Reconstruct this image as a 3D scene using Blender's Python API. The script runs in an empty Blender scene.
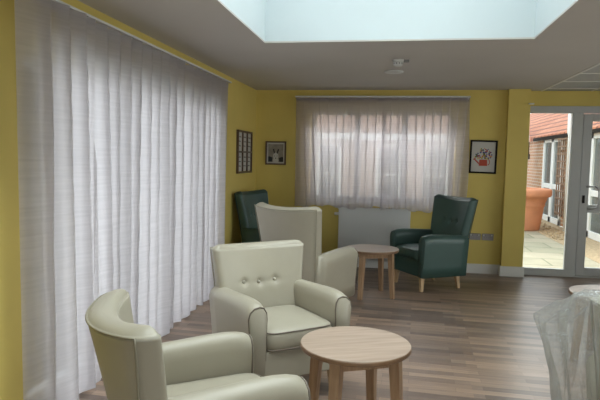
import bpy, math, random
from mathutils import Vector, Matrix
random.seed(7)
S = bpy.context.scene
COL = S.collection
PI = math.pi

# ------------------------------------------------------------------ camera
M = Matrix(((0.9854915, -0.0322073, 0.1666409, 0.0),
            (0.1685466, 0.0702278, -0.9831887, 0.0),
            (0.0199631, 0.9970109, 0.0746373, 1.45),
            (0, 0, 0, 1)))
# columns of camera-to-world are the camera axes
cam_d = bpy.data.cameras.new('camera')
cam = bpy.data.objects.new('camera', cam_d); COL.objects.link(cam)
cam_d.sensor_fit = 'HORIZONTAL'; cam_d.sensor_width = 36.0
cam_d.lens = 560.0 / 600.0 * 36.0
cam_d.clip_start = 0.05; cam_d.clip_end = 200
cam.matrix_world = M
S.camera = cam

# ------------------------------------------------------------------ exposure
S.view_settings.view_transform = 'Standard'
S.view_settings.look = 'None'
S.view_settings.gamma = 1.0
S.view_settings.use_curve_mapping = False
S.view_settings.exposure = 0.0

# ------------------------------------------------------------------ world: bright overcast sky
W = bpy.data.worlds.new('overcast_sky'); S.world = W; W.use_nodes = True
wn = W.node_tree; wn.nodes.clear()
wo = wn.nodes.new('ShaderNodeOutputWorld'); wb = wn.nodes.new('ShaderNodeBackground')
tc = wn.nodes.new('ShaderNodeTexCoord'); nz = wn.nodes.new('ShaderNodeTexNoise'); rp = wn.nodes.new('ShaderNodeValToRGB')
nz.inputs['Scale'].default_value = 2.0; nz.inputs['Detail'].default_value = 4
rp.color_ramp.elements[0].color = (0.86, 0.92, 1.0, 1); rp.color_ramp.elements[1].color = (1.0, 1.0, 1.0, 1)
wn.links.new(tc.outputs['Generated'], nz.inputs['Vector']); wn.links.new(nz.outputs['Fac'], rp.inputs['Fac'])
wn.links.new(rp.outputs['Color'], wb.inputs['Color'])
wb.inputs['Strength'].default_value = 2.7
wn.links.new(wb.outputs[0], wo.inputs['Surface'])

def area(name, loc, direction, sx, sy, power, color=(1, 1, 1), portal=False):
    l = bpy.data.lights.new(name, 'AREA'); l.shape = 'RECTANGLE'; l.size = sx; l.size_y = sy
    l.energy = power; l.color = color
    o = bpy.data.objects.new(name, l); COL.objects.link(o); o.location = loc
    o.rotation_euler = Vector(direction).to_track_quat('-Z', 'Y').to_euler()
    if portal: l.cycles.is_portal = True
    return o
# area lamps boosting daylight at the openings; rear and side fill windows are invented
area('skylight_daylight', (-0.04, 2.6, 3.6), (0, 0, -1), 1.9, 3.4, 135, (0.94, 0.98, 1.0))
area('patio_window_daylight', (-4.2, 3.6, 1.35), (1, 0, 0), 6.5, 2.7, 175, (0.86, 0.88, 1.0))
area('rear_fill_light', (1.5, -2.75, 1.3), (0, 1, 0), 3.4, 2.0, 46, (1.0, 0.98, 0.96))  # added fill from behind the camera, outside an invented window
area('side_fill_light', (4.95, 4.3, 1.35), (-1, 0, 0), 4.0, 1.8, 58, (1.0, 0.98, 0.96))  # added fill from out of view on the right, brightens the back wall
area('back_window_daylight', (-0.2, 8.6, 3.1), (0, -0.75, -0.66), 2.4, 1.2, 190, (1.0, 0.97, 1.0))
area('door_daylight', (2.6, 9.3, 3.05), (0, -0.85, -0.5), 2.2, 1.2, 130, (0.95, 0.98, 1.0))

# ------------------------------------------------------------------ materials
def mat(name, color, rough=0.6, spec=0.5, metallic=0.0, noise=0.0, nscale=20.0, bump=0.0, bscale=200.0, coat=0.0):
    m = bpy.data.materials.new(name); m.use_nodes = True
    nt = m.node_tree; b = nt.nodes['Principled BSDF']
    b.inputs['Base Color'].default_value = (*color, 1); b.inputs['Roughness'].default_value = rough
    b.inputs['Metallic'].default_value = metallic
    b.inputs['Specular IOR Level'].default_value = spec
    b.inputs['Coat Weight'].default_value = coat
    t = nt.nodes.new('ShaderNodeTexCoord')
    if noise > 0:
        n = nt.nodes.new('ShaderNodeTexNoise'); n.inputs['Scale'].default_value = nscale; n.inputs['Detail'].default_value = 4
        r = nt.nodes.new('ShaderNodeValToRGB')
        r.color_ramp.elements[0].position = 0.3; r.color_ramp.elements[1].position = 0.7
        r.color_ramp.elements[0].color = (*[c * (1 - noise) for c in color], 1)
        r.color_ramp.elements[1].color = (*[min(1, c * (1 + noise)) for c in color], 1)
        nt.links.new(t.outputs['Object'], n.inputs['Vector']); nt.links.new(n.outputs['Fac'], r.inputs['Fac'])
        nt.links.new(r.outputs['Color'], b.inputs['Base Color'])
    if bump > 0:
        n2 = nt.nodes.new('ShaderNodeTexNoise'); n2.inputs['Scale'].default_value = bscale
        bp = nt.nodes.new('ShaderNodeBump'); bp.inputs['Strength'].default_value = bump; bp.inputs['Distance'].default_value = 0.01
        nt.links.new(t.outputs['Object'], n2.inputs['Vector']); nt.links.new(n2.outputs['Fac'], bp.inputs['Height'])
        nt.links.new(bp.outputs['Normal'], b.inputs['Normal'])
    return m

def mapping(nt, src, scale=(1, 1, 1), rot=(0, 0, 0), loc=(0, 0, 0)):
    mp = nt.nodes.new('ShaderNodeMapping')
    mp.inputs['Scale'].default_value = scale; mp.inputs['Rotation'].default_value = rot; mp.inputs['Location'].default_value = loc
    nt.links.new(src, mp.inputs['Vector']); return mp.outputs['Vector']

def brick_node(nt, vec, c1, c2, mortar, bw, rh, ms, offset=0.5, bias=0.0, freq=2):
    b = nt.nodes.new('ShaderNodeTexBrick')
    b.inputs['Color1'].default_value = (*c1, 1); b.inputs['Color2'].default_value = (*c2, 1); b.inputs['Mortar'].default_value = (*mortar, 1)
    b.inputs['Scale'].default_value = 1.0; b.inputs['Brick Width'].default_value = bw; b.inputs['Row Height'].default_value = rh
    b.inputs['Mortar Size'].default_value = ms; b.inputs['Bias'].default_value = bias; b.inputs['Mortar Smooth'].default_value = 0.1
    b.offset = offset; b.offset_frequency = freq
    nt.links.new(vec, b.inputs['Vector']); return b

def mix(nt, a, b, fac, blend='MIX'):
    m = nt.nodes.new('ShaderNodeMix'); m.data_type = 'RGBA'; m.blend_type = blend
    for s, v in ((m.inputs[0], fac), (m.inputs[6], a), (m.inputs[7], b)):
        if hasattr(v, 'links'): nt.links.new(v, s)
        else: s.default_value = v if not isinstance(v, tuple) else (*v, 1)
    return m.outputs[2]

def floor_mat():
    m = bpy.data.materials.new('wood_plank_vinyl'); m.use_nodes = True; nt = m.node_tree; p = nt.nodes['Principled BSDF']
    t = nt.nodes.new('ShaderNodeTexCoord').outputs['Object']
    v = mapping(nt, t, rot=(0, 0, 0.035))
    b1 = brick_node(nt, v, (0.275, 0.198, 0.150), (0.145, 0.102, 0.079), (0.10, 0.075, 0.06), 0.47, 0.066, 0.0007, 0.37, 0.0, 2)
    v2 = mapping(nt, v, loc=(0.31, 0.0, 0))
    b2 = brick_node(nt, v2, (1.16, 1.10, 1.03), (0.82, 0.83, 0.86), (0.95, 0.95, 0.95), 0.71, 0.066, 0.0, 0.61, 0.0, 3)
    n = nt.nodes.new('ShaderNodeTexNoise'); n.inputs['Scale'].default_value = 1; n.inputs['Detail'].default_value = 6; n.inputs['Roughness'].default_value = 0.6
    nt.links.new(mapping(nt, v, scale=(3.0, 70, 1)), n.inputs['Vector'])
    r = nt.nodes.new('ShaderNodeValToRGB'); r.color_ramp.elements[0].position = 0.3; r.color_ramp.elements[1].position = 0.7
    r.color_ramp.elements[0].color = (0.76, 0.75, 0.74, 1); r.color_ramp.elements[1].color = (1.2, 1.2, 1.2, 1)
    nt.links.new(n.outputs['Fac'], r.inputs['Fac'])
    c = mix(nt, b1.outputs['Color'], b2.outputs['Color'], 1.0, 'MULTIPLY')
    c = mix(nt, c, r.outputs['Color'], 1.0, 'MULTIPLY')
    nt.links.new(c, p.inputs['Base Color'])
    p.inputs['Roughness'].default_value = 0.36; p.inputs['Specular IOR Level'].default_value = 0.45
    bp = nt.nodes.new('ShaderNodeBump'); bp.inputs['Strength'].default_value = 0.12; bp.inputs['Distance'].default_value = 0.002
    nt.links.new(n.outputs['Fac'], bp.inputs['Height']); nt.links.new(bp.outputs['Normal'], p.inputs['Normal'])
    return m

def wood_mat(name, c1, c2, rough=0.4, scale=(2, 40, 40), rot=(0, 0, 0)):
    m = bpy.data.materials.new(name); m.use_nodes = True; nt = m.node_tree; p = nt.nodes['Principled BSDF']
    t = nt.nodes.new('ShaderNodeTexCoord').outputs['Object']
    n = nt.nodes.new('ShaderNodeTexNoise'); n.inputs['Scale'].default_value = 1; n.inputs['Detail'].default_value = 5; n.inputs['Roughness'].default_value = 0.55
    nt.links.new(mapping(nt, mapping(nt, t, rot=rot), scale=scale), n.inputs['Vector'])
    r = nt.nodes.new('ShaderNodeValToRGB'); r.color_ramp.elements[0].position = 0.35; r.color_ramp.elements[1].position = 0.68
    r.color_ramp.elements[0].color = (*c1, 1); r.color_ramp.elements[1].color = (*c2, 1)
    nt.links.new(n.outputs['Fac'], r.inputs['Fac']); nt.links.new(r.outputs['Color'], p.inputs['Base Color'])
    p.inputs['Roughness'].default_value = rough
    return m

def brickwork(name, c1, c2, mortar, bw, rh, ms, axes='YZ', rough=0.85):
    m = bpy.data.materials.new(name); m.use_nodes = True; nt = m.node_tree; p = nt.nodes['Principled BSDF']
    t = nt.nodes.new('ShaderNodeTexCoord').outputs['Object']
    sp = nt.nodes.new('ShaderNodeSeparateXYZ'); cb = nt.nodes.new('ShaderNodeCombineXYZ'); nt.links.new(t, sp.inputs[0])
    nt.links.new(sp.outputs[axes[0]], cb.inputs[0]); nt.links.new(sp.outputs[axes[1]], cb.inputs[1])
    b = brick_node(nt, cb.outputs[0], c1, c2, mortar, bw, rh, ms)
    n = nt.nodes.new('ShaderNodeTexNoise'); n.inputs['Scale'].default_value = 3; nt.links.new(t, n.inputs['Vector'])
    r = nt.nodes.new('ShaderNodeValToRGB'); r.color_ramp.elements[0].color = (0.75, 0.75, 0.75, 1); r.color_ramp.elements[1].color = (1.2, 1.2, 1.2, 1)
    nt.links.new(n.outputs['Fac'], r.inputs['Fac'])
    nt.links.new(mix(nt, b.outputs['Color'], r.outputs['Color'], 1.0, 'MULTIPLY'), p.inputs['Base Color'])
    p.inputs['Roughness'].default_value = rough
    return m

def sheer_mat(name, color, transp, transl):
    m = bpy.data.materials.new(name); m.use_nodes = True; nt = m.node_tree; nt.nodes.clear()
    out = nt.nodes.new('ShaderNodeOutputMaterial')
    t = nt.nodes.new('ShaderNodeTexCoord').outputs['Object']
    n = nt.nodes.new('ShaderNodeTexNoise'); n.inputs['Scale'].default_value = 1; n.inputs['Detail'].default_value = 3
    nt.links.new(mapping(nt, t, scale=(3, 3, 75)), n.inputs['Vector'])
    r = nt.nodes.new('ShaderNodeValToRGB'); r.color_ramp.elements[0].position = 0.3; r.color_ramp.elements[1].position = 0.7
    r.color_ramp.elements[0].color = (*[c * 0.985 for c in color], 1); r.color_ramp.elements[1].color = (*[min(1, c * 1.05) for c in color], 1)
    nt.links.new(n.outputs['Fac'], r.inputs['Fac'])
    d = nt.nodes.new('ShaderNodeBsdfDiffuse'); tl = nt.nodes.new('ShaderNodeBsdfTranslucent'); tr = nt.nodes.new('ShaderNodeBsdfTransparent')
    nt.links.new(r.outputs['Color'], d.inputs['Color']); nt.links.new(r.outputs['Color'], tl.inputs['Color'])
    m1 = nt.nodes.new('ShaderNodeMixShader'); m1.inputs[0].default_value = transl
    nt.links.new(d.outputs[0], m1.inputs[1]); nt.links.new(tl.outputs[0], m1.inputs[2])
    m2 = nt.nodes.new('ShaderNodeMixShader')
    mm = nt.nodes.new('ShaderNodeMath'); mm.operation = 'MULTIPLY_ADD'
    mm.inputs[1].default_value = -0.10; mm.inputs[2].default_value = transp + 0.05
    nt.links.new(n.outputs['Fac'], mm.inputs[0]); nt.links.new(mm.outputs[0], m2.inputs[0])
    nt.links.new(m1.outputs[0], m2.inputs[1]); nt.links.new(tr.outputs[0], m2.inputs[2])
    nt.links.new(m2.outputs[0], out.inputs['Surface'])
    return m

def glass_mat(name='window_glass', tint=(0.93, 0.96, 0.95), refl=0.06):
    m = bpy.data.materials.new(name); m.use_nodes = True; nt = m.node_tree; nt.nodes.clear()
    out = nt.nodes.new('ShaderNodeOutputMaterial'); tr = nt.nodes.new('ShaderNodeBsdfTransparent'); g = nt.nodes.new('ShaderNodeBsdfGlossy')
    tr.inputs['Color'].default_value = (*tint, 1); g.inputs['Roughness'].default_value = 0.02
    fr = nt.nodes.new('ShaderNodeFresnel'); fr.inputs['IOR'].default_value = 1.35
    ms = nt.nodes.new('ShaderNodeMixShader'); nt.links.new(fr.outputs[0], ms.inputs[0])
    nt.links.new(tr.outputs[0], ms.inputs[1]); nt.links.new(g.outputs[0], ms.inputs[2]); nt.links.new(ms.outputs[0], out.inputs['Surface'])
    return m

def film_mat():
    m = bpy.data.materials.new('clear_plastic_film'); m.use_nodes = True; nt = m.node_tree; nt.nodes.clear()
    out = nt.nodes.new('ShaderNodeOutputMaterial'); tr = nt.nodes.new('ShaderNodeBsdfTransparent'); g = nt.nodes.new('ShaderNodeBsdfGlossy')
    d = nt.nodes.new('ShaderNodeBsdfTranslucent'); d.inputs['Color'].default_value = (0.85, 0.87, 0.86, 1)
    d2 = nt.nodes.new('ShaderNodeBsdfDiffuse'); d2.inputs['Color'].default_value = (0.85, 0.87, 0.86, 1)
    g.inputs['Roughness'].default_value = 0.16; tr.inputs['Color'].default_value = (0.97, 0.98, 0.97, 1)
    t = nt.nodes.new('ShaderNodeTexCoord').outputs['Object']
    n = nt.nodes.new('ShaderNodeTexNoise'); n.inputs['Scale'].default_value = 1.0; n.inputs['Detail'].default_value = 5; n.inputs['Distortion'].default_value = 0.8
    nt.links.new(mapping(nt, t, scale=(14, 14, 6)), n.inputs['Vector'])
    bp = nt.nodes.new('ShaderNodeBump'); bp.inputs['Strength'].default_value = 0.9; bp.inputs['Distance'].default_value = 0.06
    nt.links.new(n.outputs['Fac'], bp.inputs['Height']); nt.links.new(bp.outputs['Normal'], g.inputs['Normal'])
    a0 = nt.nodes.new('ShaderNodeMixShader'); a0.inputs[0].default_value = 0.5
    nt.links.new(d.outputs[0], a0.inputs[1]); nt.links.new(d2.outputs[0], a0.inputs[2])
    a = nt.nodes.new('ShaderNodeMixShader'); a.inputs[0].default_value = 0.23
    nt.links.new(tr.outputs[0], a.inputs[1]); nt.links.new(a0.outputs[0], a.inputs[2])
    lw = nt.nodes.new('ShaderNodeLayerWeight'); lw.inputs['Blend'].default_value = 0.3
    nt.links.new(bp.outputs['Normal'], lw.inputs['Normal'])
    b = nt.nodes.new('ShaderNodeMixShader'); mr = nt.nodes.new('ShaderNodeMath'); mr.operation = 'MULTIPLY_ADD'
    mr.inputs[1].default_value = 0.40; mr.inputs[2].default_value = 0.05
    nt.links.new(lw.outputs['Fresnel'], mr.inputs[0]); nt.links.new(mr.outputs[0], b.inputs[0])
    nt.links.new(a.outputs[0], b.inputs[1]); nt.links.new(g.outputs[0], b.inputs[2]); nt.links.new(b.outputs[0], out.inputs['Surface'])
    return m

MT = dict(
    yellow=mat('yellow_wall_paint', (0.66, 0.515, 0.14), 0.7, noise=0.04, nscale=2.5),
    ceil=mat('ceiling_paint', (0.56, 0.53, 0.50), 0.85, noise=0.03, nscale=1.2),
    well=mat('skylight_well_paint', (0.61, 0.68, 0.70), 0.75, noise=0.02, nscale=2),
    tile=mat('ceiling_tile', (0.50, 0.50, 0.49), 0.9, noise=0.05, nscale=60),
    white=mat('white_gloss_paint', (0.74, 0.73, 0.70), 0.4),
    upvc=mat('white_plastic_frame', (0.78, 0.80, 0.80), 0.35),
    rad=mat('radiator_enamel', (0.66, 0.67, 0.67), 0.35),
    alu=mat('grey_door_frame', (0.47, 0.475, 0.47), 0.45),
    chrome=mat('brushed_steel', (0.45, 0.45, 0.45), 0.3, metallic=0.9),
    cream=mat('cream_vinyl', (0.355, 0.322, 0.25), 0.42, bump=0.05, bscale=350, noise=0.03, nscale=5),
    creamseam=mat('cream_seam', (0.27, 0.245, 0.18), 0.5),
    creampipe=mat('brown_grey_piping', (0.16, 0.13, 0.10), 0.5),
    creambutton=mat('cream_button', (0.36, 0.33, 0.26), 0.3),
    green=mat('dark_green_vinyl', (0.046, 0.094, 0.083), 0.42, bump=0.05, bscale=350, noise=0.05, nscale=5),
    greenpipe=mat('green_piping', (0.02, 0.05, 0.045), 0.4),
    oak=wood_mat('pale_oak_top', (0.33, 0.245, 0.185), (0.44, 0.335, 0.26), 0.35, (3, 34, 34), (0, 0, -0.75)),
    oakedge=wood_mat('brown_oak_edge', (0.17, 0.095, 0.05), (0.26, 0.15, 0.08), 0.4, (8, 8, 60)),
    oakleg=wood_mat('oak_leg', (0.30, 0.18, 0.10), (0.42, 0.27, 0.16), 0.4, (50, 50, 4)),
    beech=wood_mat('beech_leg', (0.50, 0.33, 0.18), (0.60, 0.42, 0.25), 0.4, (60, 60, 5)),
    black=mat('black_frame', (0.012, 0.010, 0.009), 0.7, spec=0.15),
    brownframe=mat('brown_picture_frame', (0.10, 0.06, 0.035), 0.45, noise=0.2, nscale=30),
    paper=mat('off_white_paper', (0.52, 0.50, 0.46), 0.8),
    ink=mat('dark_ink', (0.03, 0.03, 0.03), 0.8),
    greyprint=mat('grey_print', (0.26, 0.23, 0.19), 0.8, noise=0.25, nscale=14),
    red=mat('print_red', (0.42, 0.07, 0.04), 0.8), orange=mat('print_orange', (0.55, 0.22, 0.04), 0.8),
    blue=mat('print_blue', (0.06, 0.07, 0.20), 0.8), leaf=mat('print_green', (0.09, 0.12, 0.03), 0.8), pyellow=mat('print_yellow', (0.55, 0.42, 0.06), 0.8),
    socket=mat('grey_socket_plate', (0.30, 0.27, 0.26), 0.35),
    plastic=mat('white_plastic', (0.62, 0.62, 0.60), 0.35),
    greyplastic=mat('grey_plastic', (0.2, 0.2, 0.2), 0.4),
    terra=mat('terracotta', (0.62, 0.27, 0.15), 0.8, noise=0.1, nscale=4),
    soil=mat('dark_soil', (0.05, 0.035, 0.025), 0.95, noise=0.3, nscale=30),
    slab=brickwork('paving_slabs', (0.40, 0.36, 0.27), (0.29, 0.28, 0.20), (0.17, 0.18, 0.11), 0.9, 0.6, 0.012, 'XY'),
    gravel=mat('buff_gravel', (0.42, 0.32, 0.20), 0.95, noise=0.4, nscale=25, bump=0.6, bscale=40),
    grass=mat('lawn_green', (0.10, 0.16, 0.045), 0.95, noise=0.3, nscale=8),
    brick=brickwork('buff_orange_brick', (0.52, 0.29, 0.165), (0.43, 0.22, 0.12), (0.60, 0.52, 0.42), 0.225, 0.085, 0.013, 'YZ'),
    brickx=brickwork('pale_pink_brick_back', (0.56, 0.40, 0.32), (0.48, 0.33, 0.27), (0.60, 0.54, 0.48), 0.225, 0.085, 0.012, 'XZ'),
    roofy=brickwork('clay_roof_tiles', (0.60, 0.25, 0.14), (0.50, 0.19, 0.11), (0.16, 0.07, 0.05), 0.34, 0.27, 0.032, 'YX'),
    roofx=brickwork('pale_clay_roof_tiles_back', (0.58, 0.40, 0.33), (0.52, 0.34, 0.28), (0.25, 0.17, 0.14), 0.34, 0.27, 0.025, 'XY'),  # paler tile colour than the near roof
    trellis=wood_mat('weathered_trellis_wood', (0.20, 0.12, 0.08), (0.30, 0.2, 0.13), 0.8),
    darkglass=mat('dark_window_pane', (0.10, 0.12, 0.12), 0.08),
    fence=wood_mat('pale_fence_boards', (0.45, 0.40, 0.32), (0.6, 0.55, 0.45), 0.8),
    sheer=sheer_mat('sheer_linen', (0.60, 0.565, 0.575), 0.17, 0.64),
    sheerback=sheer_mat('sheer_linen_window', (0.68, 0.64, 0.67), 0.25, 0.72),
    heading=mat('curtain_heading_tape', (0.42, 0.38, 0.36), 0.8),
    glass=glass_mat(), film=film_mat(), floor=floor_mat(),
)

# ------------------------------------------------------------------ mesh builder
class MB:
    def __init__(s): s.v = []; s.f = []; s.mi = []; s.cur = 0
    def add(s, vs, fs):
        o = len(s.v); s.v += [tuple(p) for p in vs]; s.f += [tuple(i + o for i in f) for f in fs]; s.mi += [s.cur] * len(fs)
    def box(s, x0, x1, y0, y1, z0, z1, mtx=None):
        vs = [Vector((x, y, z)) for x in (x0, x1) for y in (y0, y1) for z in (z0, z1)]
        if mtx: vs = [mtx @ v for v in vs]
        s.add(vs, [(0, 1, 3, 2), (4, 6, 7, 5), (0, 4, 5, 1), (2, 3, 7, 6), (0, 2, 6, 4), (1, 5, 7, 3)])
    def loft(s, rings, closed=True, cap=True):
        n = len(rings[0]); vs = [p for r in rings for p in r]; fs = []
        for i in range(len(rings) - 1):
            for j in range(n if closed else n - 1):
                k = (j + 1) % n
                fs.append((i * n + j, i * n + k, (i + 1) * n + k, (i + 1) * n + j))
        if cap and closed:
            fs.append(tuple(range(n))[::-1]); fs.append(tuple((len(rings) - 1) * n + j for j in range(n)))
        s.add(vs, fs)
    def lathe(s, prof, c=(0, 0, 0), n=48):
        s.loft([[(c[0] + r * math.cos(2 * PI * j / n), c[1] + r * math.sin(2 * PI * j / n), c[2] + z) for j in range(n)] for r, z in prof])
    def tube(s, pts, r, n=8, closed=False):
        pts = [Vector(p) for p in pts]; rings = []; N = len(pts)
        up = None
        for i, p in enumerate(pts):
            a = pts[(i - 1) % N] if (closed or i > 0) else p; b = pts[(i + 1) % N] if (closed or i < N - 1) else p
            t = (b - a).normalized()
            if up is None: up = t.orthogonal().normalized()
            up = (up - t * up.dot(t)).normalized(); w = t.cross(up)
            rings.append([p + (up * math.cos(2 * PI * k / n) + w * math.sin(2 * PI * k / n)) * r for k in range(n)])
        if closed: rings.append(rings[0])
        s.loft(rings, cap=not closed)
    def build(s, name, m, parent=None, smooth=False, bevel=0, sub=0, kind=None):
        me = bpy.data.meshes.new(name); me.from_pydata(s.v, [], s.f); me.update()
        ms = m if isinstance(m, (list, tuple)) else [m]
        for x in ms: me.materials.append(x)
        if len(ms) > 1: me.polygons.foreach_set('material_index', s.mi)
        if smooth: me.polygons.foreach_set('use_smooth', [True] * len(me.polygons))
        o = bpy.data.objects.new(name, me); COL.objects.link(o)
        if parent: o.parent = parent
        if bevel:
            b = o.modifiers.new('bevel', 'BEVEL'); b.width = bevel; b.segments = 2; b.limit_method = 'ANGLE'
        if sub:
            b = o.modifiers.new('sub', 'SUBSURF'); b.levels = sub; b.render_levels = sub
        if kind: o['kind'] = kind
        return o
def tag(o, label, cat, group=None):
    o['label'] = label; o['category'] = cat
    if group: o['group'] = group
    return o
def thing(name, label, cat, loc=(0, 0, 0), rz=0.0, group=None):
    o = bpy.data.objects.new(name, None); COL.objects.link(o); o.location = loc; o.rotation_euler = (0, 0, rz)
    o.empty_display_size = 0.1
    return tag(o, label, cat, group)
def dup(root, loc, rz, label=None, cat=None, group=None):
    def cp(o, par):
        c = o.copy(); COL.objects.link(c)
        if par: c.parent = par
        for ch in list(o.children): cp(ch, c)
        return c
    r = cp(root, None); r.location = loc; r.rotation_euler = (0, 0, rz)
    if label: r['label'] = label
    if cat: r['category'] = cat
    if group: r['group'] = group
    return r
def boxes(name, m, lst, parent=None, kind=None, bevel=0):
    b = MB()
    for q in lst: b.box(*q)
    return b.build(name, m, parent, bevel=bevel, kind=kind)
ST = 'structure'

# ------------------------------------------------------------------ room
CH = 2.36; XL = -1.90; XR = 4.6; YB = 7.5; YF = -2.5; TX = 1.78
boxes('floor', MT['floor'], [(XL - 0.3, XR + 0.3, YF - 0.3, 7.72, -0.1, 0.0)], kind=ST)
SK = (-1.06, 0.975, 0.7, 4.43)      # skylight opening
boxes('ceiling', MT['ceil'], [(XL - 0.3, SK[0], YF - 0.3, 7.9, CH, CH + 0.012), (SK[1], TX, YF - 0.3, 7.9, CH, CH + 0.012),
      (SK[0], SK[1], YF - 0.3, SK[2], CH, CH + 0.012), (SK[0], SK[1], SK[3], 7.9, CH, CH + 0.012)], kind=ST)
WT = CH + 1.1
boxes('trim_1', MT['well'], [(SK[0] - 0.12, SK[0], SK[2] - 0.12, SK[3] + 0.12, CH + 0.0125, WT), (SK[1], SK[1] + 0.12, SK[2] - 0.12, SK[3] + 0.12, CH + 0.0125, WT),
      (SK[0], SK[1], SK[2] - 0.12, SK[2], CH + 0.0125, WT), (SK[0], SK[1], SK[3], SK[3] + 0.12, CH + 0.0125, WT)], kind=ST)
w = boxes('window_3', MT['upvc'], [(SK[0] - 0.12, SK[1] + 0.12, y - 0.03, y + 0.03, WT, WT + 0.06) for y in (SK[2] - 0.05, 1.95, 3.2, SK[3] + 0.05)] +
      [(x - 0.03, x + 0.03, SK[2] - 0.1, SK[3] + 0.1, WT, WT + 0.06) for x in (SK[0] - 0.05, -0.04, SK[1] + 0.05)], kind=ST)
boxes('glass_pane', MT['glass'], [(SK[0] - 0.05, SK[1] + 0.05, SK[2] - 0.05, SK[3] + 0.05, WT + 0.025, WT + 0.031)], parent=w)
# suspended tile ceiling on the right
boxes('ceiling_tiles', MT['tile'], [(TX, XR + 0.3, YF - 0.3, 7.9, CH + 0.004, CH + 0.2)], kind=ST)
g = [(TX, TX + 0.03, YF, 7.6, CH - 0.004, CH + 0.01)]
for k in range(1, 5): g.append((TX + 0.6 * k, TX + 0.6 * k + 0.024, YF, 7.6, CH - 0.002, CH + 0.01))
for k in range(18):
    y = 7.35 - 0.6 * k
    if y > YF: g.append((TX, XR, y - 0.012, y + 0.012, CH - 0.002, CH + 0.01))
boxes('ceiling_grid', MT['white'], g, kind=ST)

# left wall with wide patio glazing
LY0, LY1, LZ = 2.62, 5.72, 2.0
boxes('wall_left', MT['yellow'], [(XL - 0.28, XL, YF - 0.3, LY0, 0, CH), (XL - 0.28, XL, LY1, 7.9, 0, CH), (XL - 0.28, XL, LY0, LY1, LZ, CH)], kind=ST)
def glazed(name, posts, z0, z1, x, axis, m, fw=0.06, dep=0.07, sill=True):
    """row of framed panes along an axis between successive posts"""
    b = MB(); gl = []
    def bx(a0, a1, zz0, zz1, d=dep):
        if axis == 'y': b.box(x - d / 2, x + d / 2, a0, a1, zz0, zz1)
        else: b.box(a0, a1, x - d / 2, x + d / 2, zz0, zz1)
    bx(posts[0] - fw, posts[-1] + fw, z1 - fw, z1); bx(posts[0] - fw, posts[-1] + fw, z0, z0 + fw)
    for p in posts: bx(p - fw / 2 - 0.012, p + fw / 2 + 0.012, z0 + fw, z1 - fw)
    o = b.build(name, m, kind=ST, bevel=0.006)
    for a, c in zip(posts[:-1], posts[1:]):
        q = MB()
        if axis == 'y': q.box(x - 0.004, x + 0.004, a + 0.02, c - 0.02, z0 + fw * 0.6, z1 - fw * 0.6)
        else: q.box(a + 0.02, c - 0.02, x - 0.004, x + 0.004, z0 + fw * 0.6, z1 - fw * 0.6)
        q.build('glass_pane', MT['glass'], o)
    return o
glazed('window_1', [LY0 + 0.06, 3.55, 4.26, 4.97, LY1 - 0.06], 0.0, LZ, XL - 0.15, 'y', MT['upvc'])

# back wall with window
BX0, BX1, BZ0, BZ1 = -1.17, 0.77, 0.90, 2.09
boxes('wall_back', MT['yellow'], [(XL - 0.28, BX0, YB, YB + 0.28, 0, CH), (BX1, 1.595, YB, YB + 0.28, 0, CH),
      (BX0, BX1, YB, YB + 0.28, 0, BZ0), (BX0, BX1, YB, YB + 0.28, BZ1, CH), (1.596, XR + 0.3, 7.6, 7.88, 2.17, CH), (3.45, XR + 0.3, 7.6, 7.88, 0, 2.17)], kind=ST)
boxes('trim_2', MT['yellow'], [(1.365, 1.625, 7.40, YB, 0, CH), (1.595, 1.625, YB, 7.60, 0, CH)], kind=ST)
glazed('window_2', [BX0 + 0.05, -0.52, 0.10, BX1 - 0.05], BZ0, BZ1, YB + 0.14, 'x', MT['upvc'], fw=0.05)
boxes('window_sill', MT['white'], [(BX0 - 0.03, BX1 + 0.03, YB - 0.03, YB + 0.11, BZ0 - 0.03, BZ0)], kind=ST, bevel=0.006)
boxes('wall_right', MT['yellow'], [(XR, XR + 0.28, YF - 0.3, 2.3, 0, CH), (XR, XR + 0.28, 6.3, 7.88, 0, CH), (XR, XR + 0.28, 2.3, 6.3, 0, 0.4), (XR, XR + 0.28, 2.3, 6.3, 2.1, CH)], kind=ST)
glazed('added_window_5', [2.36, 3.6, 4.95, 6.24], 0.4, 2.1, XR + 0.14, 'y', MT['upvc'])  # invented window, out of view, opened for the side fill lamp
boxes('side_ground', MT['slab'], [(XR + 0.3, 9, -2.8, 7.9, -0.12, -0.012)], kind=ST)
# unseen wall behind the camera; its wide window is added to let light in
boxes('wall_front', MT['yellow'], [(XL - 0.28, -0.3, YF - 0.28, YF, 0, CH), (3.3, XR, YF - 0.28, YF, 0, CH), (-0.3, 3.3, YF - 0.28, YF, 0, 0.3), (-0.3, 3.3, YF - 0.28, YF, 2.2, CH)], kind=ST)
glazed('added_window_4', [-0.24, 0.95, 2.1, 3.24], 0.3, 2.2, YF - 0.14, 'x', MT['upvc'])
# skirting boards
def skirt(name, lst): boxes(name, MT['white'], lst, kind=ST, bevel=0.005)
skirt('baseboard_back', [(XL + 0.018, 1.365, YB - 0.018, YB - 0.0005, 0, 0.125), (1.347, 1.643, 7.382, 7.3995, 0, 0.13), (1.347, 1.3645, 7.3995, YB - 0.018, 0, 0.13), (1.6255, 1.643, 7.3995, 7.56, 0, 0.13)])
skirt('baseboard_left', [(XL + 0.0005, XL + 0.018, LY1, YB, 0, 0.125), (XL + 0.0005, XL + 0.018, YF, LY0, 0, 0.125)])
skirt('baseboard_right', [(XR - 0.018, XR - 0.0005, YF, 7.6, 0, 0.125)])

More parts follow.
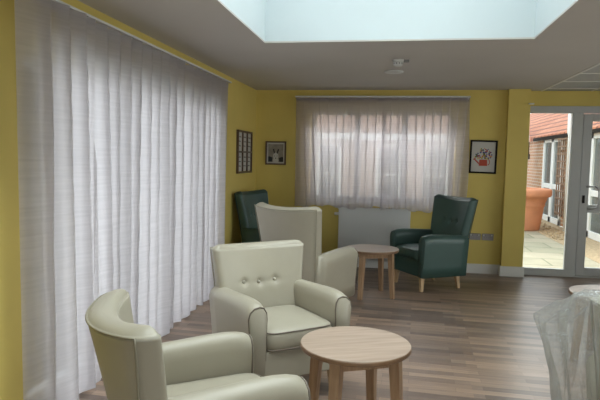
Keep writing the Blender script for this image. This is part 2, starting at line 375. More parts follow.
# ------------------------------------------------------------------ glazed entrance doors
DY = 7.63
d1 = boxes('door_1', MT['alu'], [(1.6255, 3.45, DY - 0.05, DY + 0.06, 2.085, 2.17), (1.626, 2.31, DY - 0.035, DY + 0.04, 0.005, 0.085),
      (2.18, 2.31, DY - 0.035, DY + 0.04, 0.085, 2.085), (1.626, 1.640, DY - 0.035, DY + 0.04, 0.085, 2.085)], kind=ST, bevel=0.004)
boxes('glass_pane', MT['glass'], [(1.635, 2.185, DY - 0.003, DY + 0.003, 0.08, 2.09)], parent=d1)
boxes('threshold', MT['alu'], [(1.626, 3.45, DY - 0.06, DY + 0.09, 0, 0.012)], parent=d1)
d2 = boxes('door_2', MT['alu'], [(2.315, 2.42, DY - 0.03, DY + 0.045, 0.02, 2.075), (3.28, 3.44, DY - 0.03, DY + 0.045, 0.02, 2.075),
      (2.42, 3.28, DY - 0.03, DY + 0.045, 0.02, 0.12), (2.42, 3.28, DY - 0.03, DY + 0.045, 1.985, 2.075), (2.42, 3.28, DY - 0.03, DY + 0.045, 0.83, 0.93)], kind=ST, bevel=0.004)
boxes('glass_pane', MT['glass'], [(2.415, 3.285, DY - 0.003, DY + 0.003, 0.11, 0.84), (2.415, 3.285, DY - 0.003, DY + 0.003, 0.92, 2.0)], parent=d2)
b = MB(); b.tube([(2.40, DY - 0.03, 1.16), (2.41, DY - 0.085, 1.165), (2.47, DY - 0.09, 1.165), (2.515, DY - 0.09, 1.14), (2.525, DY - 0.09, 1.08), (2.525, DY - 0.09, 0.94), (2.50, DY - 0.085, 0.90), (2.44, DY - 0.085, 0.885), (2.42, DY - 0.03, 0.885)], 0.012, 10)
b.build('pull_handle', MT['chrome'], d2, smooth=True)
b = MB(); b.box(2.345, 2.375, DY - 0.04, DY - 0.031, 0.95, 1.05); b.box(2.352, 2.368, DY - 0.052, DY - 0.04, 0.985, 1.0)
b.build('lock', MT['black'], d2)
b = MB(); b.box(1.60, 1.66, 7.36, 7.40, 2.17, 2.185); b.build('door_stay_bracket', MT['plastic']); tag(bpy.data.objects['door_stay_bracket'], 'small pale bracket fixed on the yellow pier above the entrance door', 'bracket')

# ------------------------------------------------------------------ outside: courtyard
boxes('patio', MT['slab'], [(-4.0, 3.0, 7.9, 17, -0.12, -0.01)], kind=ST)
boxes('patio_side', MT['slab'], [(-4.0, -2.2, -4, 7.9, -0.12, -0.01)], kind=ST)
boxes('lawn', MT['grass'], [(-9, -4.0, -6, 17, -0.12, -0.015)], kind=ST)
boxes('gravel_ground', MT['gravel'], [(3.0, 3.8, 7.9, 30, -0.12, -0.005)], kind=ST)
boxes('front_ground', MT['slab'], [(-9, 9, -9, -2.8, -0.12, -0.012)], kind=ST)
b = MB()
for i in range(260):
    x = random.uniform(3.05, 3.55); y = random.uniform(11.3, 14.8); r = random.uniform(0.012, 0.03)
    if math.hypot(x - 2.74, y - 12.95) < 0.47: continue
    b.lathe([(r * 0.7, 0), (r, r * 0.5), (r * 0.6, r)], (x, y, -0.006), 6)
b.build('gravel_stones', MT['gravel'], kind='stuff'); tag(bpy.data.objects['gravel_stones'], 'loose buff gravel strip along the foot of the brick wing', 'gravel')
FX = 3.8
bd = thing('courtyard_building', 'orange brick single-storey wing with clay tiled roof across the patio', 'building', (FX, 12, 0))
def inb(lst, name, m, par=bd, off=(FX, 12, 0), **k):
    return boxes(name, m, [(q[0] - off[0], q[1] - off[0], q[2] - off[1], q[3] - off[1], q[4], q[5]) for q in lst], parent=par, **k)
inb([(FX, FX + 0.3, 7.9, 9.3, 0, 2.13), (FX, FX + 0.3, 11.86, 13.75, 0, 2.13), (FX, FX + 0.3, 15.5, 28, 0, 2.13), (FX, FX + 0.3, 9.3, 11.86, 2.06, 2.13), (FX, FX + 0.3, 13.75, 15.5, 2.08, 2.13)], 'brick_wall', MT['brick'])
def roof(name, pts, m, par, off):
    b = MB(); p = [Vector(q) - Vector(off) for q in pts]; q2 = [v - Vector((0, 0, 0.12)) for v in p]
    b.add(p + q2, [(0, 1, 2, 3), (7, 6, 5, 4), (0, 4, 5, 1), (1, 5, 6, 2), (2, 6, 7, 3), (3, 7, 4, 0)]); return b.build(name, m, par)
roof('tiled_roof', [(FX - 0.12, 7.9, 2.15), (FX - 0.12, 28.2, 2.15), (FX + 4.2, 28.2, 4.9), (FX + 4.2, 7.9, 4.9)], MT['roofy'], bd, (FX, 12, 0))
inb([(FX - 0.14, FX - 0.12, 7.9, 16.2, 2.03, 2.11)], 'gutter', MT['black'])
def udoor(y0, y1, zt, mids):
    d = inb([(FX - 0.03, FX + 0.05, y0, y0 + 0.12, 0, zt), (FX - 0.03, FX + 0.05, y1 - 0.12, y1, 0, zt), (FX - 0.03, FX + 0.05, y0, y1, zt - 0.12, zt), (FX - 0.03, FX + 0.05, y0, y1, 0, 0.14),
             (FX - 0.02, FX + 0.04, y0, y1, 0.82, 0.94)] + [(FX - 0.03, FX + 0.05, m - 0.1, m + 0.1, 0, zt) for m in mids], 'white_glazed_door', MT['upvc'], bevel=0.01)
    d['label'] = 'white framed glazed double door'
    inb([(FX + 0.01, FX + 0.02, y0 + 0.05, y1 - 0.05, 0.1, zt - 0.05)], 'dark_pane', MT['darkglass'], par=d)
udoor(13.75, 15.5, 2.08, [14.62]); udoor(9.3, 11.86, 2.06, [10.6])
b = MB(); b.box(-0.03, 0.0, 17.1 - 12, 17.35 - 12, 1.55, 1.7); b.box(-0.02, 0.0, 17.2 - 12, 17.23 - 12, 1.7, 2.05); b.build('wall_box', MT['black'], bd)
# trellis panel
t = thing('garden_trellis', 'brown wooden square trellis fixed to the brick wall beside white doors', 'trellis', (FX - 0.11, 12.95, 0))
b = MB()
for k in range(6): b.box(-0.01, 0.01, k * 0.17 - 0.02, k * 0.17 + 0.02, 0.25, 2.02)
for k in range(11): b.box(-0.02, 0.0, -0.03, 0.88, 0.3 + k * 0.168, 0.335 + k * 0.168)
b.build('lattice', MT['trellis'], t)
for y, z in ((0, 0.4), (0.7, 1.7)):
    b = MB(); b.box(0.012, 0.105, y, y + 0.04, z, z + 0.06); b.build('batten', MT['trellis'], t)
b = MB(); b.lathe([(0.024, -0.004), (0.024, 2.05), (0.045, 2.1), (0.045, 3.4)], (3.60, 12.72, 0), 14); b.build('downpipe', MT['upvc'], smooth=True)
tag(bpy.data.objects['downpipe'], 'thin white post standing at the right edge of the trellis', 'post')
# terracotta pot
b = MB()
b.lathe([(0.40, 0), (0.41, 0.02), (0.45, 0.3), (0.475, 0.5), (0.485, 0.52), (0.50, 0.54), (0.485, 0.56), (0.545, 0.72), (0.60, 0.73), (0.62, 0.76), (0.625, 0.86), (0.60, 0.895), (0.56, 0.90), (0.54, 0.88), (0.53, 0.80)])
b.v = [(x, y, z) for x, y, z in b.v]
pt = thing('terracotta_planter', 'large round terracotta pot standing on the patio gravel', 'plant pot', (2.74, 12.95, -0.009))
b.build('pot', MT['terra'], pt, smooth=True)
b = MB(); b.lathe([(0.01, 0.79), (0.525, 0.79), (0.525, 0.80), (0.01, 0.82)]); b.build('soil', MT['soil'], pt, smooth=True)
# far wing seen through the rear window
fw = thing('far_wing', 'brick wing with pink roof and pale fascia seen faintly through the window curtains', 'building', (0, 16.2, 0))
def inf(lst, name, m, par=fw, **k): return boxes(name, m, [(q[0], q[1], q[2] - 16.2, q[3] - 16.2, q[4], q[5]) for q in lst], parent=par, **k)
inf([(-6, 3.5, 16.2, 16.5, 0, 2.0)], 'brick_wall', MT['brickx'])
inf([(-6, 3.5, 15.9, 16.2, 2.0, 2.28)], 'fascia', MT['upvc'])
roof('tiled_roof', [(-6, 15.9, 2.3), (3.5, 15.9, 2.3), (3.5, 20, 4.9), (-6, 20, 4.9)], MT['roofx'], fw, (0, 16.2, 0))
for x in (-1.9, -0.2, 1.1):
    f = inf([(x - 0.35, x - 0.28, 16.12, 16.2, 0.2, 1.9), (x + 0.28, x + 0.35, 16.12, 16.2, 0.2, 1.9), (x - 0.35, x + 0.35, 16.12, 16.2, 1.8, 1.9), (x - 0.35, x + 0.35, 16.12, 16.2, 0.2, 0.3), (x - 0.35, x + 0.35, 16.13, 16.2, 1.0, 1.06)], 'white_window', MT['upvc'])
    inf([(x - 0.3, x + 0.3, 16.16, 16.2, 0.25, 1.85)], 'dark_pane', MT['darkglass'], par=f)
boxes('garden_fence', MT['fence'], [(-9.0, -8.9, -6, 17, 0, 1.7)], kind=ST)

# ------------------------------------------------------------------ curtains
def curtain(name, label, s0, s1, pos, ztop, zbot, axis, m, inward, wl, amp, seed, scal=0.02, group=None, loose=1.0):
    t = thing(name, label, 'curtain', group=group)
    rnd = random.Random(seed); ph = [rnd.uniform(0, 6.28) for _ in range(6)]
    n = int((s1 - s0) / wl * 24); rows = 26; b = MB(); hd = MB(); vs = []; hv = []
    def shift(s, h):      # fabric folds back over itself at each return
        u = s - s0
        warp = loose * h * (0.035 * math.sin(u * 7.1 + ph[0]) + 0.05 * math.sin(u * 3.3 + ph[1]))
        q = (u + warp) / wl; c = q % 1.0
        g = c / 0.82 * 1.2 if c < 0.82 else 1.2 - 0.2 * (c - 0.82) / 0.18
        return (g - c) * wl * (0.95 - 0.25 * h)
    def off(s, h):      # h 0 top .. 1 bottom
        u = s - s0
        warp = loose * h * (0.035 * math.sin(u * 7.1 + ph[0]) + 0.05 * math.sin(u * 3.3 + ph[1]))
        p = 2 * PI * (u + warp) / wl
        a = amp * (1 - 0.35 * h * (0.5 + 0.5 * math.sin(u * 5.3 + ph[2])) * loose)
        c = (p / (2 * PI)) % 1.0
        v = (-1 + 2 * c / 0.82) if c < 0.82 else (1 - 2 * (c - 0.82) / 0.18)
        v = math.copysign(abs(v) ** 1.15, v) * 0.9
        v += loose * h * (0.35 * math.sin(p * 0.5 + ph[3]) + 0.2 * math.sin(p * 1.7 + ph[4]))
        return a * v
    for r in range(rows + 1):
        h = r / rows
        for i in range(n + 1):
            s = s0 + (s1 - s0) * i / n
            zb = zbot + scal * (0.5 + 0.5 * math.sin(s * 9 + ph[5])) + 0.012 * math.sin(s * 31 + ph[1])
            z = ztop + (zb - ztop) * h
            o = pos + inward * off(s, h)
            sh = s + shift(s, h)
            vs.append((o, sh, z) if axis == 'y' else (sh, o, z))
    fs = [(r * (n + 1) + i, r * (n + 1) + i + 1, (r + 1) * (n + 1) + i + 1, (r + 1) * (n + 1) + i) for r in range(rows) for i in range(n)]
    b.add(vs, fs); b.build('fabric', m, t, smooth=True)
    for z in (ztop, ztop - 0.045):
        for i in range(n + 1):
            s = s0 + (s1 - s0) * i / n; o = pos + inward * (off(s, 0) * 1.0 - 0.004)
            sh = s + shift(s, 0)
            hv.append((o, sh, z) if axis == 'y' else (sh, o, z))
    hd.add(hv, [(i, i + 1, n + 1 + i + 1, n + 1 + i) for i in range(n)]); hd.build('heading_tape', MT['heading'], t, smooth=True)
    return t
curtain('sheer_curtain', 'nearest long pale sheer curtain panel, beside the yellow wall at far left', 2.455, 3.04, -1.775, 2.235, 0.02, 'y', MT['sheer'], 1, 0.16, 0.042, 3)
curtain('sheer_curtain', 'middle long pale sheer curtain panel of the left wall, behind the nearest armchair', 3.06, 4.57, -1.80, 2.235, 0.02, 'y', MT['sheer'], 1, 0.16, 0.042, 5)
curtain('sheer_curtain', 'farthest long pale sheer curtain panel on the left wall, ending by the small framed sheets', 4.58, 5.80, -1.81, 2.235, 0.02, 'y', MT['sheer'], 1, 0.16, 0.042, 8)
curtain('window_curtain', 'short sheer curtain over the left half of the back window', -1.33, -0.15, 7.362, 2.245, 0.80, 'x', MT['sheerback'], -1, 0.105, 0.024, 11, 0.03)
curtain('window_curtain', 'short sheer curtain over the right half of the back window', -0.20, 0.875, 7.325, 2.245, 0.79, 'x', MT['sheerback'], -1, 0.105, 0.024, 14, 0.035)
b = MB(); b.box(-1.80, -1.765, 2.44, 5.88, 2.237, 2.252)
for y in (2.6, 3.6, 4.6, 5.7): b.box(-1.90, -1.765, y, y + 0.02, 2.24, 2.25)
tag(b.build('curtain_rail', MT['plastic'], bevel=0.003), 'long white curtain rail along the left wall above the tall sheers', 'curtain rail')
b = MB(); b.box(-1.335, 0.895, 7.335, 7.37, 2.247, 2.268)
for x in (-1.2, -0.2, 0.8): b.box(x, x + 0.02, 7.335, 7.50, 2.252, 2.264)
tag(b.build('curtain_rail', MT['plastic'], bevel=0.003), 'shorter white curtain rail above the back window', 'curtain rail')

# ------------------------------------------------------------------ radiator, sockets, ceiling fittings
r = thing('radiator', 'white panel radiator under the back window', 'radiator', (-0.26, 7.445, 0))
b = MB(); b.box(-0.47, 0.47, -0.045, -0.03, 0.14, 0.80); b.box(-0.47, 0.47, 0.03, 0.045, 0.14, 0.80); b.box(-0.465, 0.465, -0.03, 0.03, 0.16, 0.78)
b.build('panel', MT['rad'], r, bevel=0.006)
b = MB(); b.box(-0.48, 0.48, -0.05, 0.05, 0.79, 0.81)
for k in range(30): b.box(-0.45 + k * 0.031, -0.435 + k * 0.031, -0.03, 0.03, 0.81, 0.813)
b.build('top_grille', MT['rad'], r)
b = MB(); b.lathe([(0.018, -0.03), (0.02, 0.03), (0.012, 0.035)], (0, 0, 0), 12); b.v = [(-0.475 - 0.02 + z * -1, y - 0.02, 0.72 + x) for x, y, z in b.v]
b.build('valve', MT['plastic'], r, smooth=True)
b = MB(); b.tube([(-0.50, 0.0, 0.16), (-0.50, 0.0, 0.0)], 0.008); b.tube([(-0.47, 0, 0.17), (-0.50, 0, 0.16)], 0.01); b.build('pipe', MT['plastic'], r)
for x in (-0.35, 0.31):
    b = MB(); b.box(x, x + 0.04, 0.045, 0.054, 0.3, 0.7); b.build('wall_bracket', MT['rad'], r)
def socket(x, label):
    t = thing('double_socket', label, 'socket', (x, 7.4995, 0.48), group='double wall sockets on the yellow wall')
    b = MB(); b.box(-0.072, 0.072, -0.012, 0, -0.043, 0.043); b.build('face_plate', MT['socket'], t, bevel=0.004)
    for s in (-1, 1):
        b = MB(); b.box(s * 0.05 - 0.006, s * 0.05 + 0.006, -0.017, -0.012, 0.014, 0.032); b.build('switch', MT['plastic'], t)
        b = MB(); c = s * 0.028
        b.box(c - 0.003, c + 0.003, -0.0126, -0.012, 0.012, 0.02); b.box(c - 0.014, c - 0.007, -0.0126, -0.012, -0.008, -0.004); b.box(c + 0.007, c + 0.014, -0.0126, -0.012, -0.008, -0.004)
        b.build('pin_holes', MT['ink'], t)
socket(1.04, 'grey double wall socket half hidden behind the right green armchair')
socket(1.20, 'grey double wall socket nearest the yellow pier')
t = thing('smoke_alarm', 'small round smoke alarm hanging from the ceiling beyond the skylight', 'smoke alarm', (-0.01, 5.26, CH))
b = MB(); b.lathe([(0.052, 0), (0.054, -0.012), (0.05, -0.018), (0.02, -0.02)], n=24); b.build('base', MT['plastic'], t, smooth=True)
b = MB(); b.lathe([(0.036, -0.018), (0.042, -0.024), (0.042, -0.045), (0.034, -0.055), (0.01, -0.06)], n=24); b.build('sensor_head', MT['plastic'], t, smooth=True)
b = MB()
for k in range(10):
    a = 2 * PI * k / 10; b.box(0.0415, 0.0435, -0.005, 0.005, -0.042, -0.028, Matrix.Rotation(a, 4, 'Z'))
b.build('vent_slots', MT['greyplastic'], t)
b = MB(); b.box(0.05, 0.10, -0.02, 0.02, -0.022, 0.0); b.build('side_box', MT['greyplastic'], t, bevel=0.003)
b = MB(); b.lathe([(0.095, 0), (0.10, -0.006), (0.088, -0.014), (0.02, -0.016)], n=36); o = b.build('ceiling_disc', MT['plastic'], smooth=True); o.location = (-0.05, 5.93, CH)
tag(o, 'flat round white disc on the ceiling between smoke alarm and back window', 'ceiling disc')

# ------------------------------------------------------------------ pictures
def frame_bars(b, w, h, f, d):
    b.box(-w / 2, w / 2, -d, 0, h / 2 - f, h / 2); b.box(-w / 2, w / 2, -d, 0, -h / 2, -h / 2 + f)
    b.box(-w / 2, -w / 2 + f, -d, 0, -h / 2 + f, h / 2 - f); b.box(w / 2 - f, w / 2, -d, 0, -h / 2 + f, h / 2 - f)
def disc(b, x, z, r, y, n=10, sx=1.0):
    b.add([(x + r * sx * math.cos(2 * PI * k / n), y, z + r * math.sin(2 * PI * k / n)) for k in range(n)], [tuple(range(n))])
def poly(b, pts, y): b.add([(p[0], y, p[1]) for p in pts], [tuple(range(len(pts)))])
# watering can picture
t = thing('framed_picture', 'black framed picture of a red watering can full of flowers, right of the window', 'picture', (1.10, 7.4995, 1.512))
t.rotation_euler = (0, math.radians(1.0), 0)
b = MB(); frame_bars(b, 0.335, 0.425, 0.022, 0.025); b.build('frame', MT['black'], t, bevel=0.002)
b = MB(); b.box(-0.15, 0.15, -0.010, -0.002, -0.195, 0.195); b.build('mat_board', MT['paper'], t)
b = MB(); y = -0.0106
b.cur = 0
poly(b, [(-0.045, -0.035), (0.05, -0.035), (0.055, -0.115), (-0.05, -0.115)], y); poly(b, [(-0.05, -0.075), (-0.05, -0.10), (-0.115, -0.035), (-0.105, -0.022)], y)
poly(b, [(-0.118, -0.045), (-0.122, -0.03), (-0.095, -0.012), (-0.09, -0.022)], y)
for k in range(7):
    a0, a1 = -1.2 + k * 0.34, -1.2 + (k + 1) * 0.34
    poly(b, [(0.05 + 0.028 * math.cos(a0), -0.065 + 0.035 * math.sin(a0)), (0.05 + 0.037 * math.cos(a0), -0.065 + 0.045 * math.sin(a0)), (0.05 + 0.037 * math.cos(a1), -0.065 + 0.045 * math.sin(a1)), (0.05 + 0.028 * math.cos(a1), -0.065 + 0.035 * math.sin(a1))], y)
rr = random.Random(4)
for k in range(78):
    a = rr.uniform(0.05, PI - 0.05); q = rr.uniform(0.02, 0.12); b.cur = rr.choice([1, 2, 2, 2, 3, 4, 0])
    disc(b, q * math.cos(a) * 0.95 + 0.005, -0.025 + q * math.sin(a) * 1.15, rr.uniform(0.007, 0.013), y - 0.0002 - k * 0.00001, 7)
b.build('flower_print', [MT['red'], MT['orange'], MT['blue'], MT['leaf'], MT['pyellow']], t)
# rabbit picture
t = thing('framed_picture', 'small brown framed monochrome picture of a long-eared animal, in the back corner', 'picture', (-1.617, 7.4995, 1.512))
b = MB(); frame_bars(b, 0.285, 0.32, 0.02, 0.025); b.build('frame', MT['brownframe'], t, bevel=0.002)
b = MB(); b.box(-0.125, 0.125, -0.010, -0.002, -0.142, 0.142); b.build('mat_board', MT['paper'], t)
b = MB(); b.cur = 0; poly(b, [(-0.105, -0.12), (0.105, -0.12), (0.105, 0.12), (-0.105, 0.12)], -0.0103)
b.cur = 1; disc(b, 0.0, -0.045, 0.05, -0.0106, 16, 0.75); disc(b, 0, -0.1, 0.04, -0.0107, 12, 1.0)
b.cur = 2; poly(b, [(-0.022, -0.01), (-0.012, 0.0), (-0.022, 0.06), (-0.042, 0.05)], -0.0109); poly(b, [(0.012, 0.0), (0.024, -0.01), (0.046, 0.045), (0.03, 0.06)], -0.0109)
disc(b, -0.018, -0.04, 0.006, -0.0110); disc(b, 0.018, -0.04, 0.006, -0.0110); disc(b, 0, -0.07, 0.008, -0.0110)
poly(b, [(-0.105, -0.12), (-0.05, -0.12), (-0.045, -0.06), (-0.09, -0.045), (-0.105, -0.05)], -0.0109); poly(b, [(0.105, -0.12), (0.05, -0.12), (0.045, -0.065), (0.09, -0.05), (0.105, -0.06)], -0.0109)
b.build('animal_print', [MT['greyprint'], MT['paper'], MT['ink']], t)
# six-pane frame on the left wall (local x runs along the wall)
t = thing('multi_pane_frame', 'brown frame holding six tall sheets of handwriting on the left wall', 'picture', (XL + 0.0005, 6.87, 1.512), PI / 2)
b = MB(); frame_bars(b, 0.66, 0.53, 0.022, 0.03)
for x in (-0.106, 0.106): b.box(x - 0.011, x + 0.011, -0.028, 0, -0.24, 0.24)
b.box(-0.308, 0.308, -0.0285, 0, -0.011, 0.011); b.build('frame', MT['brownframe'], t, bevel=0.002)
for i in range(3):
    for j in range(2):
        cx = (i - 1) * 0.2105; cz = 0.124 if j else -0.124
        b = MB(); b.cur = 0; b.box(cx - 0.095, cx + 0.095, -0.010, -0.001, cz - 0.113, cz + 0.113)
        b.cur = 1
        for k in range(3):
            z = cz + 0.06 - k * 0.055; x = cx - 0.045 + rr.uniform(-0.02, 0.02)
            pts = []
            for q in range(9): pts.append((x + q * 0.013, -0.0115, z + 0.008 * math.sin(q * 2.1 + k)))
            b.tube(pts, 0.0022, 4)
        b.build('sheet', [MT['paper'], MT['ink']], t)

# ------------------------------------------------------------------ armchairs
def sect(hw, th, cx, z, curve, dip=0.0, frac=0.0, nf=56, nc=7):
    # rounded-rectangle slice: th half thickness along x, hw half width along y
    rad = min(th, 0.05) * 0.98; pts = []
    def side(x, y0, y1):
        for i in range(nf): pts.append((x, y0 + (y1 - y0) * i / nf))
    def corner(ox, oy, a0):
        for i in range(nc): a = a0 + PI / 2 * i / nc; pts.append((ox + rad * math.cos(a), oy + rad * math.sin(a)))
    side(th, -hw + rad, hw - rad); corner(th - rad, hw - rad, 0)
    corner(-th + rad, hw - rad, PI / 2)
    side(-th, hw - rad, -hw + rad)
    corner(-th + rad, -hw + rad, PI); corner(th - rad, -hw + rad, 1.5 * PI)
    return [(cx + x + curve * (y / hw) ** 2, y, z - dip * frac * (1 - (y / hw) ** 2)) for x, y in pts]
def make_chair(tall, vinyl, pipe, button, label, loc, rz, group):
    t = thing('armchair', label, 'armchair', loc, rz, group)
    H = 1.02 if tall else 0.86
    zb = 0.16
    xt = -0.435 if tall else -0.39
    K = 0.085 if tall else 0.105
    # backrest: lofted upwards, widening and raking back, rounded top
    rings = []; N = 46; edge = []
    def back(v):
        z = zb + (H - zb) * v
        cx = -0.26 + (xt + 0.26) * max(0, (v - 0.15) / 0.85) ** 1.15
        hw = 0.275 + (0.075 if tall else 0.058) * max(0, (v - 0.1) / 0.9) ** 1.2
        th = 0.072 - 0.014 * v
        return z, cx, hw, th
    for i in range(N + 1):
        z, cx, hw, th = back(i / N)
        rings.append(sect(hw, th, cx, z, K * (i / N), dip=0.018, frac=(i / N) ** 2))
    z, cx, hw, th = back(1.0)
    for k in range(1, 6):
        a = k / 5 * PI / 2 * 0.92
        rings.append(sect(hw - 0.06 * (1 - math.cos(a)), th * math.cos(a) * 0.98 + 0.002, cx, z + 0.04 * math.sin(a) - 0.015, K, dip=0.018, frac=1))
    # tufted dimples on the front face
    btn = [(by, 0.17 + 0.0 if False else bz) for by, bz in (((-0.115), H - 0.235), (0.0, H - 0.245), (0.115, H - 0.235))]
    if tall: btn = [(a, c - 0.03) for a, c in btn]
    rr2 = []
    for ring in rings:
        nr = []
        for (x, y, z) in ring:
            v = min(1, max(0, (z - zb) / (H - zb))); bz0, bcx, bhw, bth = back(v)
            if x > bcx + K * v * (y / bhw) ** 2:
                for by, bz in btn:
                    x -= 0.017 * math.exp(-((y - by) ** 2 + (z - bz) ** 2) / 0.0006)
                    x -= 0.004 * math.exp(-((y - by) ** 2 / 0.006 + (z - bz) ** 2 / 0.0002))
            nr.append((x, y, z))
        rr2.append(nr)
    b = MB(); b.loft(rr2)
    bo = b.build('backrest', vinyl, t, smooth=True)
    for by, bz in btn:
        v = (bz - zb) / (H - zb); z, cx, hw, th = back(v); bx = cx + th + K * v * (by / hw) ** 2 - 0.017
        q = MB(); q.lathe([(0.002, 0.010), (0.008, 0.009), (0.012, 0.005), (0.013, 0.0)], n=14)
        q.v = [(bx - 0.004 + z_, by + x_, bz + y_) for x_, y_, z_ in q.v]
        q.build('button', button, bo, smooth=True)
    # outer back piping: up both side edges and along the top
    pts = []
    for i in range(1, 21):
        z, cx, hw, th = back(i / 20); pts.append((cx - th * 0.88 + K * (i / 20), hw * 0.985, z))
    for i in range(1, 20):
        u = 1 - 2 * i / 20; z, cx, hw, th = back(1.0); pts.append((cx - th * 1.0 + K * u * u, hw * 0.985 * u, z - 0.018 * (1 - u * u)))
    for i in range(20, 0, -1):
        z, cx, hw, th = back(i / 20); pts.append((cx - th * 0.88 + K * (i / 20), -hw * 0.985, z))
    q = MB(); q.tube(pts, 0.0045, 6); q.build('back_piping', MT['creamseam'] if pipe == MT['creampipe'] else pipe, bo, smooth=True)
    # arms: rolled top, flat front with piping
    def armring(x, zt, s, k=1.0):
        P = [(0.245, zb), (0.238, 0.30), (0.236, 0.46), (0.232, zt - 0.075), (0.236, zt - 0.035), (0.252, zt - 0.008), (0.278, zt), (0.310, zt - 0.006), (0.337, zt - 0.028), (0.347, zt - 0.062), (0.343, zt - 0.11), (0.333, 0.40), (0.322, 0.28), (0.315, zb)]
        c = (0.29, 0.4)
        return [(x, s * (c[0] + (p[0] - c[0]) * k), c[1] + (p[1] - c[1]) * k) for p in P]
    for s in (1, -1):
        rg = []
        for x, zt, k in ((-0.30, 0.618, 1), (-0.2, 0.621, 1), (-0.1, 0.626, 1), (0.0, 0.632, 1), (0.1, 0.638, 1), (0.18, 0.640, 1), (0.24, 0.635, 1), (0.275, 0.626, 1), (0.295, 0.615, 0.985), (0.304, 0.606, 0.95)):
            rg.append(armring(x, zt, s, k))
        q = MB(); q.loft(rg if s > 0 else [r_[::-1] for r_ in rg])
        ao = q.build('arm', vinyl, t, smooth=True, bevel=0)
        pr = armring(0.296, 0.615, s, 0.993)
        q = MB(); q.tube(pr[1:-1], 0.0045, 6); q.build('arm_piping', pipe, ao, smooth=True)
    # base under the cushion
    q = MB(); q.box(-0.27, 0.285, -0.25, 0.25, zb + 0.0, 0.345); q.build('base', vinyl, t, bevel=0.015)
    # cushion
    rg = []; n = 40
    def cring(k, z, crown=0):
        r_ = []
        for j in range(n):
            a = 2 * PI * j / n; ca, sa = math.cos(a), math.sin(a)
            x = 0.055 + 0.262 * k * math.copysign(abs(ca) ** 0.28, ca); y = 0.232 * k * math.copysign(abs(sa) ** 0.28, sa)
            r_.append((x, y, z))
        return r_
    for k, z in ((0.5, 0.343), (0.93, 0.343), (0.975, 0.350), (1.0, 0.375), (1.01, 0.40), (1.0, 0.43), (0.975, 0.452), (0.93, 0.462), (0.7, 0.474), (0.35, 0.480), (0.05, 0.481)): rg.append(cring(k, z))
    q = MB(); q.loft(rg); co = q.build('seat_cushion', vinyl, t, smooth=True)
    for k, z in ((0.982, 0.452), (0.982, 0.353)):
        q = MB(); q.tube(cring(k, z), 0.0042, 6, closed=True); q.build('cushion_piping', pipe, co, smooth=True)
    # legs
    for x, y, dx, dy in ((0.25, 0.245, 0.01, 0.01), (0.25, -0.245, 0.01, -0.01), (-0.235, 0.225, -0.03, 0.01), (-0.235, -0.225, -0.03, -0.01)):
        q = MB(); rg = []
        for z, hw, f in ((0, 0.016, 1), (0.08, 0.020, 0.5), (zb + 0.004, 0.026, 0)):
            rg.append([(x + dx * f + a * hw, y + dy * f + c * hw, z) for a, c in ((-1, -1), (1, -1), (1, 1), (-1, 1))])
        q.loft(rg); q.build('leg', MT['beech'], t, bevel=0.003)
    return t
R = math.radians
def two(tall, vinyl, pipe, button, items, group):
    first = None
    for label, loc, deg in items:
        if first is None: first = make_chair(tall, vinyl, pipe, button, label, loc, R(deg), group)
        else: dup(first, loc, R(deg), label)
    return first
two(False, MT['cream'], MT['creampipe'], MT['creambutton'], [
    ('low-back cream armchair at bottom left, seen from its outer back', (-0.73, 2.11, 0), 36),
    ('low-back cream armchair with three buttons facing the near round table', (-0.70, 3.40, 0), -50),
    ('low-back cream armchair shrouded in clear plastic film at the right edge', (1.33, 2.61, 0), 45)], 'cream armchairs')
two(True, MT['cream'], MT['creampipe'], MT['creambutton'], [
    ('tall-back cream armchair seen from behind, facing the far round table', (-0.765, 5.13, 0), 63)], 'cream armchairs')
two(True, MT['green'], MT['greenpipe'], MT['green'], [
    ('dark green armchair right of the radiator, angled toward the far round table', (0.40, 6.60, 0), 213),
    ('dark green armchair in the back left corner, partly behind the tall cream one', (-1.385, 6.58, 0), -14)], 'dark green armchairs')

# ------------------------------------------------------------------ round coffee tables
def table(label, loc, rz, h=0.51, r=0.283):
    t = thing('coffee_table', label, 'table', loc, rz, 'round oak coffee tables')
    b = MB(); b.lathe([(r - 0.004, h - 0.0045), (r - 0.002, h - 0.001), (r - 0.006, h), (0.01, h)], n=72); tp = b.build('tabletop', MT['oak'], t, smooth=False)
    b = MB(); b.lathe([(0.05, h - 0.026), (r - 0.004, h - 0.026), (r, h - 0.022), (r, h - 0.006), (r - 0.003, h - 0.003), (0.05, h - 0.003)], n=72); b.build('edge_band', MT['oakedge'], tp)
    rl = 0.245
    for k in range(4):
        a = k * PI / 2; c = Vector((math.cos(a), math.sin(a), 0)); d = Vector((-c.y, c.x, 0)); b = MB(); rg = []
        for z, hw, rad in ((0, 0.020, rl + 0.005), (h - 0.027, 0.028, rl - 0.03)):
            p = c * rad + Vector((0, 0, z)); q = [(c + d), (-c + d), (-c - d), (c - d)]
            rg.append([p + v.normalized() * hw * 1.414 for v in q])
        b.loft(rg); b.build('leg', MT['oakleg'], t, bevel=0.003)
    for k in range(4):
        a = k * PI / 2 + PI / 4; b = MB(); L = 0.145; m = Matrix.Rotation(a, 4, 'Z')
        b.box(0.140, 0.158, -L, L, h - 0.085, h - 0.027, m); b.build('apron', MT['oakleg'], t)
    return t
t0 = table('near round oak coffee table standing between the two low cream armchairs', (-0.175, 2.83, 0), R(-20))
dup(t0, (-0.22, 5.96, 0), R(-24), 'far round oak coffee table in front of the radiator')
dup(t0, (1.585, 4.36, 0), R(10), 'round oak coffee table behind the plastic-covered armchair at the right edge')

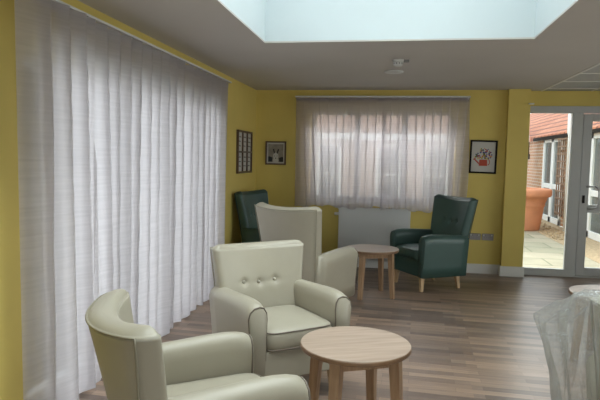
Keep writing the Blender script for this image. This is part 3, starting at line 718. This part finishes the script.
# ------------------------------------------------------------------ loose plastic film over the right armchair
def film():
    # plan outlines (x, y) around the chair at increasing heights; the left side bulges out loosely
    base = [(0.93, 2.96), (0.86, 2.78), (0.85, 2.50), (0.94, 2.28), (1.10, 2.10), (1.30, 1.92), (1.70, 2.12), (1.97, 2.45), (1.95, 2.78), (1.66, 3.06), (1.36, 3.24), (1.08, 3.12)]
    mid = [(0.84, 2.96), (0.81, 2.79), (0.82, 2.54), (0.94, 2.32), (1.11, 2.14), (1.30, 1.96), (1.66, 2.18), (1.91, 2.48), (1.90, 2.70), (1.64, 2.98), (1.36, 3.17), (1.02, 3.08)]
    up = [(0.735, 2.93), (0.77, 2.80), (0.79, 2.58), (0.95, 2.36), (1.12, 2.18), (1.29, 2.0), (1.62, 2.25), (1.87, 2.52), (1.87, 2.65), (1.62, 2.92), (1.36, 3.13), (1.00, 3.00)]
    top = [(0.87, 2.67), (0.815, 2.63), (0.81, 2.55), (0.95, 2.38), (1.12, 2.20), (1.28, 2.03), (1.38, 2.08), (1.45, 2.20), (1.33, 2.33), (1.18, 2.47), (1.05, 2.60), (0.95, 2.68)]
    def closed(pts, n):
        out = []
        N = len(pts)
        for i in range(n):
            f = i / n * N; k = int(f); u = f - k
            p = [Vector(pts[(k + q - 1) % N]) for q in range(4)]
            out.append(0.5 * ((2 * p[1]) + (p[2] - p[0]) * u + (2 * p[0] - 5 * p[1] + 4 * p[2] - p[3]) * u * u + (3 * p[1] - p[0] - 3 * p[2] + p[3]) * u ** 3))
        return out
    n = 168; L = [closed(x, n) for x in (base, mid, up, top)]; Z = (0.014, 0.33, 0.675, 0.875)
    rings = []; rows = 40
    cen = Vector((1.3, 2.55))
    for r_ in range(rows + 1):
        h = r_ / rows * 3; k = min(2, int(h)); u = h - k; ring = []
        for i in range(n):
            a, c = L[k][i], L[k + 1][i]; p = a.lerp(c, u)
            z = Z[k] + (Z[k + 1] - Z[k]) * u
            d = (p - cen).normalized(); ang = i / n * 2 * PI
            fold = 0.018 * math.sin(ang * 13 + h * 0.9) + 0.012 * math.sin(ang * 29 - h * 2.3) + 0.010 * math.sin(ang * 7 + h * 3.1)
            fold *= (0.35 if h > 2.6 else 1.0)
            p = p + d * (fold + 0.006)
            zz = z + (0.012 * math.sin(ang * 9 + 1) if r_ > 4 else 0)
            # left side sags down from the chair back to the loose tip
            ring.append(Vector((p.x, p.y, zz)))
        rings.append(ring)
    tr = rings[-1]
    for k in (0.85, 0.6, 0.3, 0.05):
        c3 = Vector((1.12, 2.37, 0.90)); ring = []
        for i, p in enumerate(tr):
            q = c3.lerp(p, k); q.z = 0.905 + (p.z - 0.905) * k ** 2 + 0.006 * math.sin(i * 0.5); ring.append(q)
        rings.append(ring)
    b = MB(); b.loft(rings, cap=False)
    o = b.build('plastic_dust_sheet', MT['film'], smooth=True)
    tag(o, 'crumpled clear plastic film draped over the right edge armchair down to the floor', 'plastic sheet')
film()
